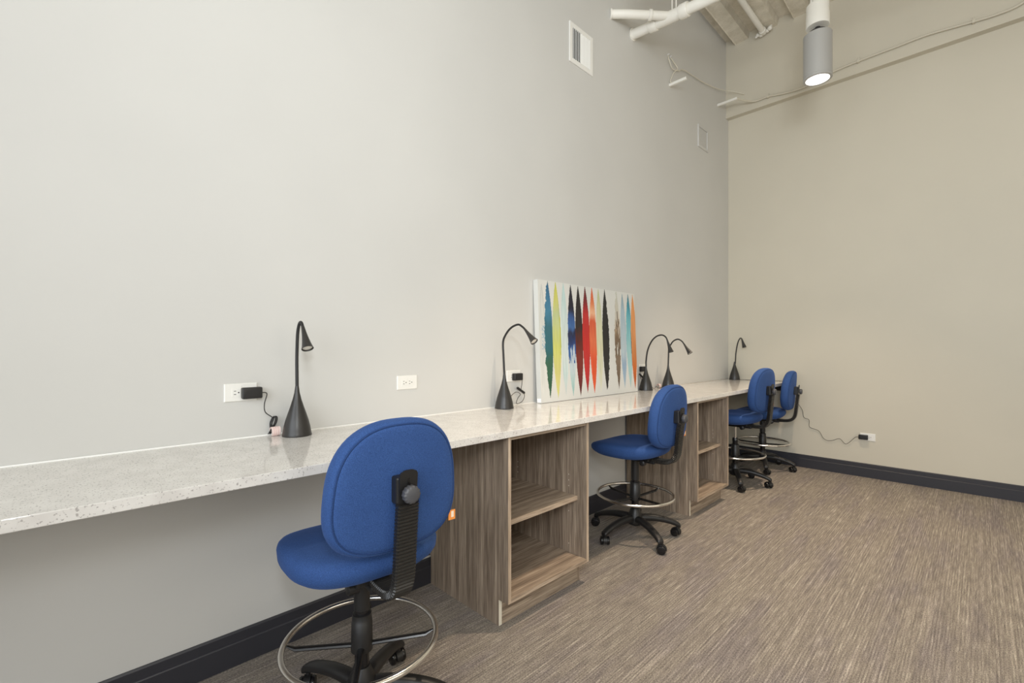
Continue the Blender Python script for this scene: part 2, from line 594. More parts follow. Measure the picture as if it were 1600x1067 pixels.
# ------------------------------------------------------------------ painting leaning on the wall
def make_painting():
    import numpy as np
    y0, y1, z0 = 2.292, 3.522, HC + 0.0006
    Hh, T = 0.828, 0.040
    tilt = math.asin((0.078 - 0.043) / Hh)
    W = y1 - y0
    NU, NV = 400, 230
    # blades: centre y (along the canvas), top v, bottom v, half width, colours down the blade, jaggedness left/right
    c = lambda *a: srgb(*a)[:3]
    bl = [
        (2.325, 0.80, 0.02, 0.034, [(1, c(214, 216, 211)), (.5, c(222, 224, 219)), (0, c(226, 227, 222))], 0.0, 0.0),
        (2.389, 0.826, 0.018, 0.034, [(1, c(70, 110, 110)), (.95, c(56, 112, 150)), (.75, c(72, 135, 165)), (.6, c(55, 110, 125)), (.42, c(50, 110, 120)), (.3, c(58, 105, 82)), (0, c(45, 88, 62))], 0.010, 0.001),
        (2.473, 0.825, 0.010, 0.036, [(1, c(205, 205, 70)), (.85, c(215, 214, 120)), (.72, c(200, 212, 160)), (.45, c(214, 216, 120)), (.2, c(226, 218, 140)), (0, c(222, 220, 130))], 0.001, 0.001),
        (2.559, 0.828, 0.021, 0.033, [(1, c(190, 222, 220)), (.7, c(214, 230, 228)), (.35, c(222, 233, 231)), (.2, c(205, 226, 224)), (0, c(224, 230, 228))], 0.001, 0.002),
        (2.641, 0.823, 0.014, 0.036, [(1, c(32, 30, 44)), (.78, c(28, 28, 48)), (.70, c(52, 90, 150)), (.62, c(66, 110, 172)), (.56, c(28, 36, 72)), (.46, c(40, 70, 130)), (.42, c(196, 212, 228)), (.25, c(208, 224, 228)), (.12, c(178, 212, 208)), (0, c(150, 195, 195))], 0.004, 0.002),
        (2.729, 0.821, 0.006, 0.037, [(1, c(30, 28, 30)), (.62, c(44, 34, 34)), (.5, c(96, 34, 28)), (.35, c(128, 42, 32)), (.15, c(112, 34, 36)), (0, c(92, 26, 28))], 0.001, 0.002),
        (2.815, 0.827, 0.025, 0.036, [(1, c(88, 30, 38)), (.86, c(132, 30, 38)), (.74, c(196, 42, 44)), (.5, c(206, 44, 40)), (.2, c(200, 44, 46)), (0, c(168, 34, 42))], 0.001, 0.002),
        (2.902, 0.827, 0.014, 0.037, [(1, c(222, 84, 40)), (.86, c(238, 140, 90)), (.75, c(246, 190, 150)), (.68, c(226, 96, 60)), (.5, c(236, 120, 78)), (.3, c(236, 90, 48)), (0, c(236, 92, 44))], 0.002, 0.001),
        (2.987, 0.826, 0.018, 0.034, [(1, c(200, 205, 150)), (.7, c(222, 222, 188)), (.4, c(226, 224, 190)), (0, c(228, 228, 208))], 0.001, 0.003),
        (3.072, 0.828, 0.014, 0.036, [(1, c(26, 25, 28)), (.5, c(36, 34, 35)), (0, c(42, 38, 36))], 0.002, 0.010),
        (3.240, 0.825, 0.025, 0.033, [(1, c(206, 208, 196)), (.74, c(214, 206, 190)), (.62, c(176, 152, 124)), (.52, c(128, 106, 84)), (.3, c(140, 120, 100)), (.1, c(104, 84, 66)), (0, c(96, 74, 58))], 0.010, 0.002),
        (3.327, 0.816, 0.027, 0.036, [(1, c(150, 176, 190)), (.8, c(182, 202, 214)), (.4, c(200, 216, 224)), (.25, c(160, 186, 212)), (0, c(176, 198, 214))], 0.001, 0.001),
        (3.416, 0.818, 0.024, 0.036, [(1, c(44, 120, 140)), (.85, c(70, 160, 180)), (.7, c(120, 196, 206)), (.4, c(168, 214, 216)), (0, c(186, 218, 218))], 0.003, 0.002),
        (3.488, 0.822, 0.012, 0.036, [(1, c(240, 160, 90)), (.6, c(236, 160, 100)), (.4, c(220, 138, 78)), (.25, c(214, 112, 42)), (0, c(196, 88, 28))], 0.003, 0.001),
    ]
    white = np.array(srgb(231, 231, 226)[:3])
    cols = np.empty((NV + 1, NU + 1, 3))
    for j in range(NV + 1):
        v = j / NV * Hh
        for i in range(NU + 1):
            y = y0 + W * i / NU
            n0 = noise.noise(Vector((y * 14, v * 2.2, 3.1)))
            colr = white * (1 + 0.02 * n0)
            for bi, (cy, vt, vb, hw, stops, jl, jr) in enumerate(bl):
                if v > vt or v < vb or abs(y - cy) > hw + 0.04: continue
                s = (v - vb) / (vt - vb)
                # a slender leaf, widest slightly above the middle
                w = hw * (max(0.0, 1 - abs(2 * s - 1.02) ** 2.15)) * 1.24
                drift = 0.006 * (s - .5)
                nl = noise.fractal(Vector((bi * 7.3, v * 26, 0.5)), 0.7, 2.0, 4)
                nr = noise.fractal(Vector((bi * 5.1, v * 26, 9.5)), 0.7, 2.0, 4)
                e0 = cy + drift - w + jl * nl * min(1, s * 4)
                e1 = cy + drift + w + jr * nr * min(1, (1 - s) * 5)
                if e0 <= y <= e1:
                    sn = s + 0.045 * noise.fractal(Vector((y * 30, v * 9, bi)), 0.8, 2.0, 3)
                    sn = min(1, max(0, sn))
                    cc = np.array(stops[-1][1])
                    for (sa, ca), (sb, cb) in zip(stops[:-1], stops[1:]):
                        if sb <= sn <= sa:
                            f = (sn - sb) / (sa - sb + 1e-9)
                            cc = np.array(cb) * (1 - f) + np.array(ca) * f
                            break
                    # washes and streaks inside the blade
                    stv = noise.noise(Vector((y * 90, v * 7, bi * 3.0)))
                    cc = cc * (1 + 0.16 * stv)
                    if bi == 4 and 0.30 < s < 0.46:
                        if stv > 0.05: cc = np.array(c(46, 96, 164))
                        elif stv < -0.25: cc = np.array(c(230, 236, 240))
                    if bi == 10 and 0.35 < s < 0.80 and noise.noise(Vector((y * 120, v * 10, 4))) > 0.12:
                        cc = np.array(c(84, 66, 52)) if stv > -0.1 else np.array(c(228, 224, 214))
                    if bi == 2 and 0.38 < s < 0.72 and y > e1 - 0.008:
                        cc = np.array(c(196, 200, 40))
                    if bi == 13 and 0.38 < s < 0.62 and y < e0 + 0.006 + 0.004 * nl:
                        cc = np.array(c(70, 48, 36))
                    colr = cc
                elif bi == 1 and 0.42 < s < 0.62 and e0 - 0.03 < y < e0:
                    if noise.fractal(Vector((y * 120, v * 60, 2.0)), 0.7, 2.0, 3) > 0.10:
                        colr = np.array(c(130, 178, 205))
            cols[j, i] = np.clip(colr * 0.86, 0, 1)
    bm = bmesh.new()
    lay = bm.verts.layers.float_color.new('paint')
    grid = [[None] * (NU + 1) for _ in range(NV + 1)]
    for j in range(NV + 1):
        for i in range(NU + 1):
            vtx = bm.verts.new((T, W * i / NU, Hh * j / NV))
            vtx[lay] = (*cols[j, i], 1)
            grid[j][i] = vtx
    for j in range(NV):
        for i in range(NU):
            bm.faces.new((grid[j][i], grid[j][i + 1], grid[j + 1][i + 1], grid[j + 1][i]))
    wrap = (*srgb(212, 212, 207)[:3], 1)
    def wv(p):
        q = bm.verts.new(p); q[lay] = wrap; return q
    # wrapped sides and back
    a = [wv(p) for p in ((T, 0, 0), (T, W, 0), (T, W, Hh), (T, 0, Hh))]
    b = [wv(p) for p in ((0, 0, 0), (0, W, 0), (0, W, Hh), (0, 0, Hh))]
    for i in range(4):
        j = (i + 1) % 4
        bm.faces.new((a[i], b[i], b[j], a[j]))
    bm.faces.new(b)
    # folded canvas corner on the left edge
    for zz in (0.0, ):
        box(bm, 0.004, T - 0.004, -0.0018, 0.0005, 0.004, 0.03)
    for vtx in bm.verts:
        if sum(vtx[lay]) == 0:
            vtx[lay] = wrap
    m, nt, bs = newmat('painted_canvas', (1, 1, 1, 1), 0.45)
    at = nd(nt, 'ShaderNodeAttribute', attribute_name='paint')
    nt.links.new(at.outputs['Color'], bs.inputs['Base Color'])
    bump(nt, bs, tex(nt, coords(nt), 500, 2), 0.15, 0.0005)
    o = finish('canvas_painting', bm, m)
    o.location = (0.078 - T + 0.0005, y0, z0)
    o.rotation_euler = (0, -tilt, 0)
    tag(o, 'abstract painting of upright coloured blades leaning on the wall atop the counter', 'painting')
make_painting()

# ------------------------------------------------------------------ wall outlets and adapters
def make_outlet():
    """faces +x, centre at the origin"""
    t = empty('wall_outlet', (0, 0, 0), 0, '', 'outlet', 'wall outlets')
    bm = bmesh.new()
    w, h = 0.0605, 0.0365
    pr = [(w, h, 0.0), (w, h, 0.003), (w - 0.003, h - 0.003, 0.0062)]
    rings = [[bm.verts.new((d, a * sy, b * sz)) for sy, sz in ((-1, -1), (1, -1), (1, 1), (-1, 1))] for a, b, d in pr]
    for r0, r1 in zip(rings[:-1], rings[1:]):
        for k in range(4):
            bm.faces.new((r0[k], r0[(k + 1) % 4], r1[(k + 1) % 4], r1[k]))
    bm.faces.new(rings[-1]); bm.faces.new(rings[0])
    finish('cover_plate', bm, M['white_plastic'], t)
    for s in (-1, 1):
        bm = bmesh.new()
        box(bm, 0.006, 0.0078, s * 0.0175 - 0.0158, s * 0.0175 + 0.0158, -0.0165, 0.0165, 0)
        q = s * 0.0175
        box(bm, 0.0077, 0.0081, q - 0.009, q - 0.001, 0.0055, 0.0075, 1)
        box(bm, 0.0077, 0.0081, q - 0.009, q - 0.001, -0.0080, -0.0055, 1)
        lathe(bm, [(0.0, 0.0003), (0.0027, 0.0003), (0.0027, 0)], 10, (0.0079, q + 0.008, 0), (1, 0, 0), 1, capped=False)
        finish('receptacle', bm, [M['white_plastic'], M['slot']], t, bevel=0)
    bm = bmesh.new()
    lathe(bm, [(0.0, 0.0012), (0.002, 0.0012), (0.003, 0)], 10, (0.0062, 0, 0.024), (1, 0, 0), 0, capped=False)
    finish('screw', bm, M['white_plastic'], t)
    return t

out = make_outlet()
out.location = (0.0003, 0.533, 1.102)
out['label'] = 'white wall outlet left of the foreground lamp with a black adapter plugged in'
for loc, rz, lab in (((0.0003, 1.314, 1.102), 0, 'white wall outlet with nothing plugged in, between the two left desk lamps'),
                     ((0.0003, 2.105, 1.102), 0, 'white wall outlet just left of the painting, behind the second desk lamp'),
                     ((0.0003, 3.735, 1.102), 0, 'white wall outlet just right of the painting, partly hidden by a lamp'),
                     ((1.330, L - 0.0003, 0.400), -pi / 2, 'white wall outlet low on the end wall above the dark base')):
    q = copy_tree(out)
    q.location = loc
    q.rotation_euler = (0, 0, rz)
    q['label'] = lab

def rbox(bm, c, s, r=0.006):
    g = bmesh.new()
    bmesh.ops.create_cube(g, size=1)
    bmesh.ops.scale(g, vec=s, verts=g.verts)
    bmesh.ops.bevel(g, geom=g.edges[:], offset=r, segments=3, affect='EDGES', profile=0.6)
    me = bpy.data.meshes.new('tmp')
    bmesh.ops.translate(g, vec=c, verts=g.verts)
    g.to_mesh(me); g.free()
    bm.from_mesh(me)
    bpy.data.meshes.remove(me)

def adapter(loc, rz, label, cord_pts, sw=None, size=(0.030, 0.074, 0.046), cr_r=0.0019, lab=None, extra=None):
    """black power adapter; cord points in world coordinates"""
    t = empty('power_adapter', loc, rz, label, 'power adapter', 'black power adapters')
    bm = bmesh.new(); rbox(bm, (size[0] / 2, 0, 0), size)
    box(bm, size[0] - 0.0002, size[0] + 0.0006, -0.024, 0.020, -0.013, 0.013)
    finish('adapter_body', bm, M['black'], t, smooth=35)
    inv = Matrix.Rotation(-rz, 3, 'Z')
    def loc_p(p): return inv @ (Vector(p) - Vector(loc))
    bm = bmesh.new()
    tube(bm, cr([loc_p(p) for p in cord_pts], 8), cr_r, 8)
    cobj = finish('cord', bm, M['cord'], t, smooth=0)
    if extra:
        bm = bmesh.new()
        for pts in extra:
            tube(bm, cr([loc_p(p) for p in pts], 8), cr_r, 8)
        finish('coiled_cord', bm, M['cord'], cobj, smooth=0)
    if sw:
        a, b = loc_p(sw[0]), loc_p(sw[1])
        bm = bmesh.new()
        tube(bm, [a, a.lerp(b, .08), a.lerp(b, .5), a.lerp(b, .92), b], [0.004, 0.0085, 0.0075, 0.0085, 0.004], 12)
        finish('inline_switch', bm, M['black'], cobj, smooth=40)
    if lab:
        bm = bmesh.new()
        c0 = loc_p(lab)
        n = 11
        for i in range(n):
            a0, a1 = radians(-80 + 260 * i / n), radians(-80 + 260 * (i + 1) / n)
            for (ra, rb2, y_a2, y_b2, mi) in ((0.0195, 0.0190, -0.019, 0.017, 0), (0.0199, 0.0194, -0.010, -0.008, 1), (0.0199, 0.0194, -0.003, -0.001, 1), (0.0199, 0.0194, 0.006, 0.008, 1)):
                vs = [bm.verts.new(c0 + Vector((r * 0.8 * cos(a), y, r * sin(a)))) for r in (ra, rb2) for a in (a0, a1) for y in (y_a2, y_b2)]
                for q in ((0, 1, 3, 2), (4, 6, 7, 5), (0, 4, 5, 1), (2, 3, 7, 6), (0, 2, 6, 4), (1, 5, 7, 3)):
                    f = bm.faces.new([vs[k] for k in q]); f.material_index = mi
        finish('warning_label', bm, [M['label'], M['label_line']], cobj)
    return t

adapter((0.0088, 0.568, 1.099), 0, 'black power adapter on the leftmost outlet, its cord bundled beside the foreground lamp',
        [(0.022, 0.604, 1.097), (0.024, 0.618, 1.097), (0.024, 0.625, 1.088), (0.022, 0.616, 1.050), (0.020, 0.620, 1.015), (0.020, 0.645, 0.992), (0.022, 0.652, 0.985), (0.028, 0.640, 0.955), (0.036, 0.642, 0.923), (0.050, 0.656, 0.918), (0.052, 0.667, 0.918)],
        lab=(0.045, 0.652, 0.934),
        extra=[[(0.020 + dx, 0.640 + dy, 0.945), (0.018 + dx, 0.641 + dy, 0.97), (0.018 + dx, 0.652 + dy, 0.992), (0.022 + dx, 0.660 + dy, 0.988), (0.024 + dx, 0.655 + dy, 0.965), (0.026 + dx, 0.640 + dy, 0.94), (0.022 + dx, 0.630 + dy + k * 0.004, 0.921)]
               for k, (dx, dy) in enumerate(((0, 0), (0.003, 0.0035), (0.005, -0.003), (0.001, 0.006)))])
adapter((0.0088, 2.122, 1.097), 0, 'black power adapter on the outlet just left of the painting, cord with an inline switch',
        [(0.022, 2.159, 1.094), (0.022, 2.168, 1.088), (0.020, 2.166, 1.05), (0.020, 2.160, 1.010), (0.020, 2.190, 0.975), (0.022, 2.172, 0.940), (0.026, 2.13, 0.925), (0.034, 2.10, 0.932), (0.040, 2.11, 0.965), (0.036, 2.135, 0.985), (0.030, 2.10, 1.00), (0.030, 2.05, 0.97), (0.045, 2.02, 0.918)],
        sw=((0.020, 2.120, 1.028), (0.020, 2.192, 0.986)))
adapter((0.0088, 3.700, 1.097), 0, 'black power adapter on the outlet just right of the painting',
        [(0.022, 3.663, 1.094), (0.022, 3.655, 1.085), (0.022, 3.66, 1.04), (0.022, 3.70, 0.99), (0.03, 3.80, 0.935), (0.04, 3.84, 0.925), (0.04, 3.88, 0.918), (0.05, 3.90, 0.935), (0.05, 3.93, 0.917), (0.06, 3.99, 0.917)],
        sw=((0.022, 3.648, 1.056), (0.022, 3.705, 1.022)), lab=(0.04, 3.962, 0.934))
adapter((1.298, L - 0.0088, 0.398), -pi / 2, 'black power adapter on the low end-wall outlet, its cord zigzagging up to the counter',
        [(1.258, 5.722, 0.396), (1.240, 5.728, 0.392), (1.225, 5.733, 0.379), (1.156, 5.735, 0.307), (1.102, 5.735, 0.352), (1.042, 5.735, 0.327), (0.997, 5.735, 0.320), (0.959, 5.735, 0.342), (0.919, 5.735, 0.410), (0.838, 5.735, 0.441),
         (0.832, 5.735, 0.515), (0.785, 5.735, 0.538), (0.770, 5.735, 0.615), (0.727, 5.735, 0.688), (0.68, 5.73, 0.80), (0.652, 5.725, 0.900), (0.640, 5.72, 0.918), (0.45, 5.725, 0.917), (0.30, 5.70, 0.917), (0.20, 5.66, 0.917), (0.140, 5.62, 0.920)])

# ------------------------------------------------------------------ desk lamps
BELL = (1.0, 0.915, 0.79, 0.63, 0.465, 0.31, 0.19, 0.125)
def make_lamp(loc, neck, label, height_cone=0.208, rz=0.0, rb=0.0575, hr=0.0235, hl=0.105):
    """neck: (x, z) points in world heights along the local +x plane; the last point is the head's mouth"""
    t = empty('desk_lamp', loc, rz, label, 'desk lamp', 'black gooseneck desk lamps on the counter')
    bm = bmesh.new()
    hc_ = height_cone
    prof = [(0.0, 0.0), (rb, 0.0), (rb + 0.0008, 0.003), (rb - 0.001, 0.010)]
    for k in range(1, 22):
        s = k / 21
        # bell: full at the foot, drawn out to the neck
        i = min(k // 3, 6)
        r = (rb - 0.001) * (BELL[i] + (BELL[i + 1] - BELL[i]) * (k / 3 - i))
        prof.append((r, 0.010 + (hc_ - 0.010) * s))
    prof.append((0.0, hc_ + 0.0005))
    lathe(bm, prof, 40)
    finish('weighted_base', bm, M['lamp_black'], t, smooth=50)
    bm = bmesh.new()
    d = Vector((1, 0, 0))
    lathe(bm, [(0.0, 0.002), (0.003, 0.002), (0.0038, 0.0)], 12, (rb * 0.60 * cos(-0.75), rb * 0.60 * sin(-0.75), 0.058), (cos(-0.75), sin(-0.75), 0.45), capped=False)
    finish('touch_button', bm, M['knob'], t)
    P = cr([(0, 0, hc_ - 0.01)] + [(x - loc[0], 0, z - loc[2]) for x, z in neck], 8)
    # the head takes the last hl of the path, straight along the end tangent
    end = P[-1]
    total = 0
    i = len(P) - 1
    while i > 0 and total < hl:
        total += (P[i] - P[i - 1]).length
        i -= 1
    st = P[i]
    ax = (end - st).normalized()
    bm = bmesh.new()
    tube(bm, P[:i + 1], [0.0068 - 0.0006 * k / i for k in range(i + 1)], 12)
    finish('gooseneck', bm, M['lamp_neck'], t, smooth=0)
    bm = bmesh.new()
    hprof = []
    for k in range(13):
        s = k / 12
        hprof.append((0.0066 + (hr - 0.0066) * (0.55 * s + 0.45 * s ** 2.6), s * hl - 0.006))
    hprof += [(hr - 0.0015, hl - 0.0055), (hr - 0.003, hl - 0.012), (0, hl - 0.013)]
    lathe(bm, hprof, 28, st, ax)
    hd = finish('lamp_head', bm, M['lamp_black'], t, smooth=50)
    bm = bmesh.new()
    lathe(bm, [(0, hl - 0.0095), (hr - 0.008, hl - 0.009), (hr - 0.0035, hl - 0.0115)], 24, st, ax, capped=False)
    tag(finish('lens', bm, M['lens'], hd, smooth=0), 'pale round lens')
    return t

Z = HC + 0.0004
make_lamp((0.093, 0.722, Z), [(0.093, 1.13), (0.091, 1.239), (0.098, 1.330), (0.112, 1.374), (0.135, 1.390), (0.160, 1.366), (0.216, 1.268)],
          'black gooseneck desk lamp nearest the camera, left of the foreground chair')
make_lamp((0.076, 1.953, Z), [(0.076, 1.125), (0.069, 1.235), (0.065, 1.317), (0.085, 1.36), (0.132, 1.403), (0.192, 1.422), (0.229, 1.408), (0.26, 1.383), (0.333, 1.311)],
          'black gooseneck desk lamp just left of the painting, arching right')
make_lamp((0.066, 3.68, Z), [(0.068, 1.102), (0.068, 1.171), (0.083, 1.264), (0.118, 1.338), (0.161, 1.38), (0.21, 1.394), (0.246, 1.379), (0.266, 1.342), (0.299, 1.24)],
          'black gooseneck desk lamp at the right edge of the painting')
make_lamp((0.087, 4.05, Z), [(0.087, 1.115), (0.09, 1.21), (0.093, 1.281), (0.11, 1.311), (0.137, 1.346), (0.179, 1.363), (0.217, 1.345), (0.248, 1.304), (0.299, 1.228)],
          'black gooseneck desk lamp whose base hides behind the second blue chair')
make_lamp((0.102, 5.66, Z), [(0.110, 1.106), (0.118, 1.232), (0.140, 1.350), (0.168, 1.398), (0.190, 1.367), (0.212, 1.284)],
          'black gooseneck desk lamp in the far corner at the end of the counter')

# ------------------------------------------------------------------ drafting chairs, front faces -x
def superell(th, a, b, n, topn=0.0, n2=None):
    ct, st = cos(th), sin(th)
    nn = n if st >= 0 or n2 is None else n2
    r = (abs(ct / a) ** nn + abs(st / b) ** nn) ** (-1 / nn)
    u, v = r * ct, r * st
    u *= 1 - topn * (v / b)
    return u, v

def cushion(bm, outline, rings, place, n=72, mi=0):
    """rings: (scale, depth) from back centre to front centre; place(u, v, d) -> point"""
    R = []
    for s, d in rings:
        if s == 0:
            R.append([bm.verts.new(place(0, 0, d))])
        else:
            R.append([bm.verts.new(place(*(c * s for c in outline(2 * pi * k / n)), d)) for k in range(n)])
    for r0, r1 in zip(R[:-1], R[1:]):
        for k in range(n):
            k2 = (k + 1) % n
            if len(r0) == 1: f = bm.faces.new((r0[0], r1[k2], r1[k]))
            elif len(r1) == 1: f = bm.faces.new((r0[k], r0[k2], r1[0]))
            else: f = bm.faces.new((r0[k], r0[k2], r1[k2], r1[k]))
            f.material_index = mi

BACK_X = 0.262
def make_chair(loc, rz, base_rot, ring_rot, label, dz=0.0, db=0.0):
    t = empty('drafting_chair', loc, rz, label, 'chair', 'blue drafting chairs along the counter')
    BC = 0.845 + db      # backrest centre height
    tilt = 0.07
    bo = lambda th: superell(th, 0.210, 0.203, 2.6, 0.085, 2.9)
    def bplace(u, v, d):
        # u across (y), v up, d towards the sitter (-x)
        dd = d + 0.35 * u * u * 1.0 - 0.10 * max(0, v) ** 2
        return Vector((BACK_X - dd + v * tilt, u, BC + v))
    bm = bmesh.new()
    cushion(bm, bo, [(0, -0.031), (0.45, -0.031), (0.75, -0.0305), (0.86, -0.0290), (0.905, -0.0265), (0.922, -0.0215), (0.935, -0.0235), (0.96, -0.020), (0.985, -0.010), (1.0, 0.004), (0.995, 0.018), (0.975, 0.031), (0.93, 0.042), (0.84, 0.050), (0.6, 0.056), (0.3, 0.058), (0, 0.058)], bplace)
    back = finish('backrest', bm, M['blue'], t, smooth=0)
    bm = bmesh.new()
    pts = [bplace(*(c * 0.922 for c in bo(2 * pi * k / 72)), -0.0235) for k in range(72)]
    tube(bm, pts, 0.0028, 8, closed=True)
    finish('piping', bm, M['blue_pipe'], back, smooth=0)
    # little woven tag on the far edge
    bm = bmesh.new()
    cy, cz = 0.186, BC - 0.138
    xx = BACK_X - 0.004
    box(bm, xx - 0.0008, xx + 0.0008, cy, cy + 0.026, cz - 0.016, cz + 0.016, 0)
    box(bm, xx + 0.0008, xx + 0.0012, cy + 0.010, cy + 0.020, cz - 0.008, cz + 0.012, 1)
    tag(finish('care_tag', bm, [M['tag'], M['tag_white']], back), 'small orange tag')
    # seat
    so = lambda th: superell(th, 0.252, 0.236, 2.8)
    SC = 0.566 + dz
    def splace(u, v, d):
        # u: across, v: back(+)/front(-) along x
        f = max(0.0, -v / 0.232)
        zz = d * (1 - 0.42 * f ** 2)
        zz += -0.006 * f ** 2 + 0.010 * max(0, v / 0.232) ** 2 + 0.25 * u * u * (1 if d > 0 else 0)
        return Vector((-0.035 + v * 1.04, u * (1 - 0.05 * f), SC + zz))
    bm = bmesh.new()
    cushion(bm, so, [(0, -0.046), (0.5, -0.046), (0.78, -0.043), (0.88, -0.036), (0.95, -0.022), (0.99, -0.006), (1.0, 0.006), (0.985, 0.020), (0.95, 0.031), (0.87, 0.040), (0.7, 0.046), (0.4, 0.047), (0, 0.045)], splace)
    finish('seat', bm, M['blue'], t, smooth=0)
    # mechanism plate and lever under the seat
    bm = bmesh.new()
    box(bm, -0.12, 0.14, -0.075, 0.075, SC - 0.062, SC - 0.045)
    box(bm, -0.05, 0.16, -0.036, 0.036, SC - 0.082, SC - 0.062)
    finish('seat_mechanism', bm, M['black'], t, bevel=0.004)
    bm = bmesh.new()
    tube(bm, [(0.05, 0.03, SC - 0.072), (0.05, 0.17, SC - 0.078), (0.055, 0.235, SC - 0.066)], [0.005, 0.005, 0.006], 10)
    finish('height_lever', bm, M['black'], t, smooth=40)
    bm = bmesh.new()
    tube(bm, [(0.10, -0.036, SC - 0.072), (0.10, -0.052, SC - 0.072), (0.10, -0.055, SC - 0.074), (0.10, -0.088, SC - 0.074), (0.10, -0.092, SC - 0.074)], [0.008, 0.008, 0.019, 0.019, 0.014], 16)
    finish('tension_knob', bm, M['black'], t, smooth=40)
    # J bar in a ribbed sleeve
    path = cr([(0.13, 0, SC - 0.058), (0.19, 0, SC - 0.060), (0.240, 0, SC - 0.055), (0.276, 0, SC - 0.038), (0.298, 0, SC - 0.004), (0.308, 0, SC + 0.05), (0.318, 0, SC + 0.15), (0.328, 0, BC - 0.035)], 12)
    # resample evenly
    def resample(P, step):
        out = [P[0].copy()]
        acc = 0
        for a, b in zip(P[:-1], P[1:]):
            seg = (b - a).length
            while acc + seg >= step:
                f = (step - acc) / seg
                a = a.lerp(b, f)
                seg = (b - a).length
                out.append(a.copy())
                acc = 0
            acc += seg
        return out
    step = 0.0105 / 3
    Q = resample(path, step)
    bm = bmesh.new()
    prev = None
    for i, p in enumerate(Q):
        tg = (Q[min(i + 1, len(Q) - 1)] - Q[max(i - 1, 0)]).normalized()
        nn = Vector((0, 1, 0)).cross(tg).normalized()
        k = (1.0, 1.0, 0.74)[i % 3]
        hw, ht = 0.034 * (0.55 + 0.45 * k), 0.0145 * k
        cs = [(-hw, -ht * .6), (-hw * .86, -ht), (hw * .86, -ht), (hw, -ht * .6), (hw, ht * .6), (hw * .86, ht), (-hw * .86, ht), (-hw, ht * .6)]
        ring = [bm.verts.new(p + Vector((0, 1, 0)) * a + nn * b) for a, b in cs]
        if prev:
            for q in range(8):
                bm.faces.new((prev[q], prev[(q + 1) % 8], ring[(q + 1) % 8], ring[q]))
        else:
            bm.faces.new(ring)
        prev = ring
    bm.faces.new(prev)
    finish('ribbed_back_bar', bm, M['rubber'], t)
    # metal plate with slot above the sleeve
    bm = bmesh.new()
    px = 0.330
    outl = [(-0.028, -0.06), (0.028, -0.06), (0.029, 0.046), (0.025, 0.054), (0.012, 0.060), (-0.012, 0.060), (-0.025, 0.054), (-0.029, 0.046)]
    fr = [bm.verts.new((px + 0.0025 + 0.10 * z, y, BC + z)) for y, z in outl]
    bk = [bm.verts.new((px - 0.0025 + 0.10 * z, y, BC + z)) for y, z in outl]
    for i in range(len(outl)):
        j = (i + 1) % len(outl)
        bm.faces.new((fr[i], fr[j], bk[j], bk[i]))
    bm.faces.new(fr); bm.faces.new(bk)
    finish('slotted_plate', bm, M['black'], t)
    bm = bmesh.new()
    box(bm, px + 0.0055, px + 0.0062, -0.004, 0.004, BC + 0.018, BC + 0.040)
    lathe(bm, [(0, 0.0007), (0.006, 0.0007), (0.006, 0)], 12, (px + 0.0055, 0, BC + 0.020), (1, 0, 0), capped=False)
    finish('slot', bm, M['black_gloss'], t)
    bm = bmesh.new()
    box(bm, 0.290, 0.3275, -0.034, 0.030, BC - 0.040, BC + 0.040)
    finish('back_bracket', bm, M['black'], t, bevel=0.006)
    bm = bmesh.new()
    nlob = 56
    ringsK = []
    for rr, dx in ((0.0, 0.033), (0.018, 0.033), (0.024, 0.030), (0.0258, 0.026), (0.0258, 0.012), (0.022, 0.008), (0.010, 0.006), (0.010, 0.0)):
        if rr == 0:
            ringsK.append([bm.verts.new((px + dx, 0, BC - 0.008))])
        else:
            ringsK.append([bm.verts.new((px + dx, rr * (1 + (0.045 * cos(14 * 2 * pi * k / nlob) if rr > .018 else 0)) * cos(2 * pi * k / nlob), BC - 0.008 + rr * (1 + (0.045 * cos(14 * 2 * pi * k / nlob) if rr > .018 else 0)) * sin(2 * pi * k / nlob))) for k in range(nlob)])
    for r0, r1 in zip(ringsK[:-1], ringsK[1:]):
        for k in range(nlob):
            k2 = (k + 1) % nlob
            if len(r0) == 1: bm.faces.new((r0[0], r1[k], r1[k2]))
            else: bm.faces.new((r0[k], r0[k2], r1[k2], r1[k]))
    tag(finish('adjustment_knob', bm, M['knob'], t, smooth=50), 'grey fluted knob')
    # column
    bm = bmesh.new()
    lathe(bm, [(0.024, 0.10), (0.024, 0.40), (0.026, 0.402), (0.026, 0.425), (0.022, 0.43)], 28)
    finish('gas_column', bm, M['black_gloss'], t, smooth=40)
    bm = bmesh.new()
    lathe(bm, [(0.0105, 0.42), (0.0105, SC - 0.075)], 20)
    finish('piston', bm, M['chrome'], t, smooth=40)
    if dz < 0.045:
        bm = bmesh.new()
        lathe(bm, [(0.027, 0.385), (0.027, SC - 0.075)], 24)
        finish('column_cover', bm, M['black'], t, smooth=40)
    # foot ring
    rz_ = 0.285
    fr_ = empty_part('foot_ring', t)
    bm = bmesh.new()
    tube(bm, [(0.252 * cos(2 * pi * k / 96), 0.252 * sin(2 * pi * k / 96), rz_) for k in range(96)], 0.0098, 14, closed=True)
    ringo = finish('foot_ring', bm, M['chrome'], t, smooth=0)
    bm = bmesh.new()
    lathe(bm, [(0.027, 0.372), (0.032, 0.370), (0.033, 0.345), (0.0345, 0.343), (0.0365, 0.26), (0.0365, 0.245), (0.027, 0.243)], 30)
    finish('ring_hub', bm, M['black'], ringo, smooth=40)
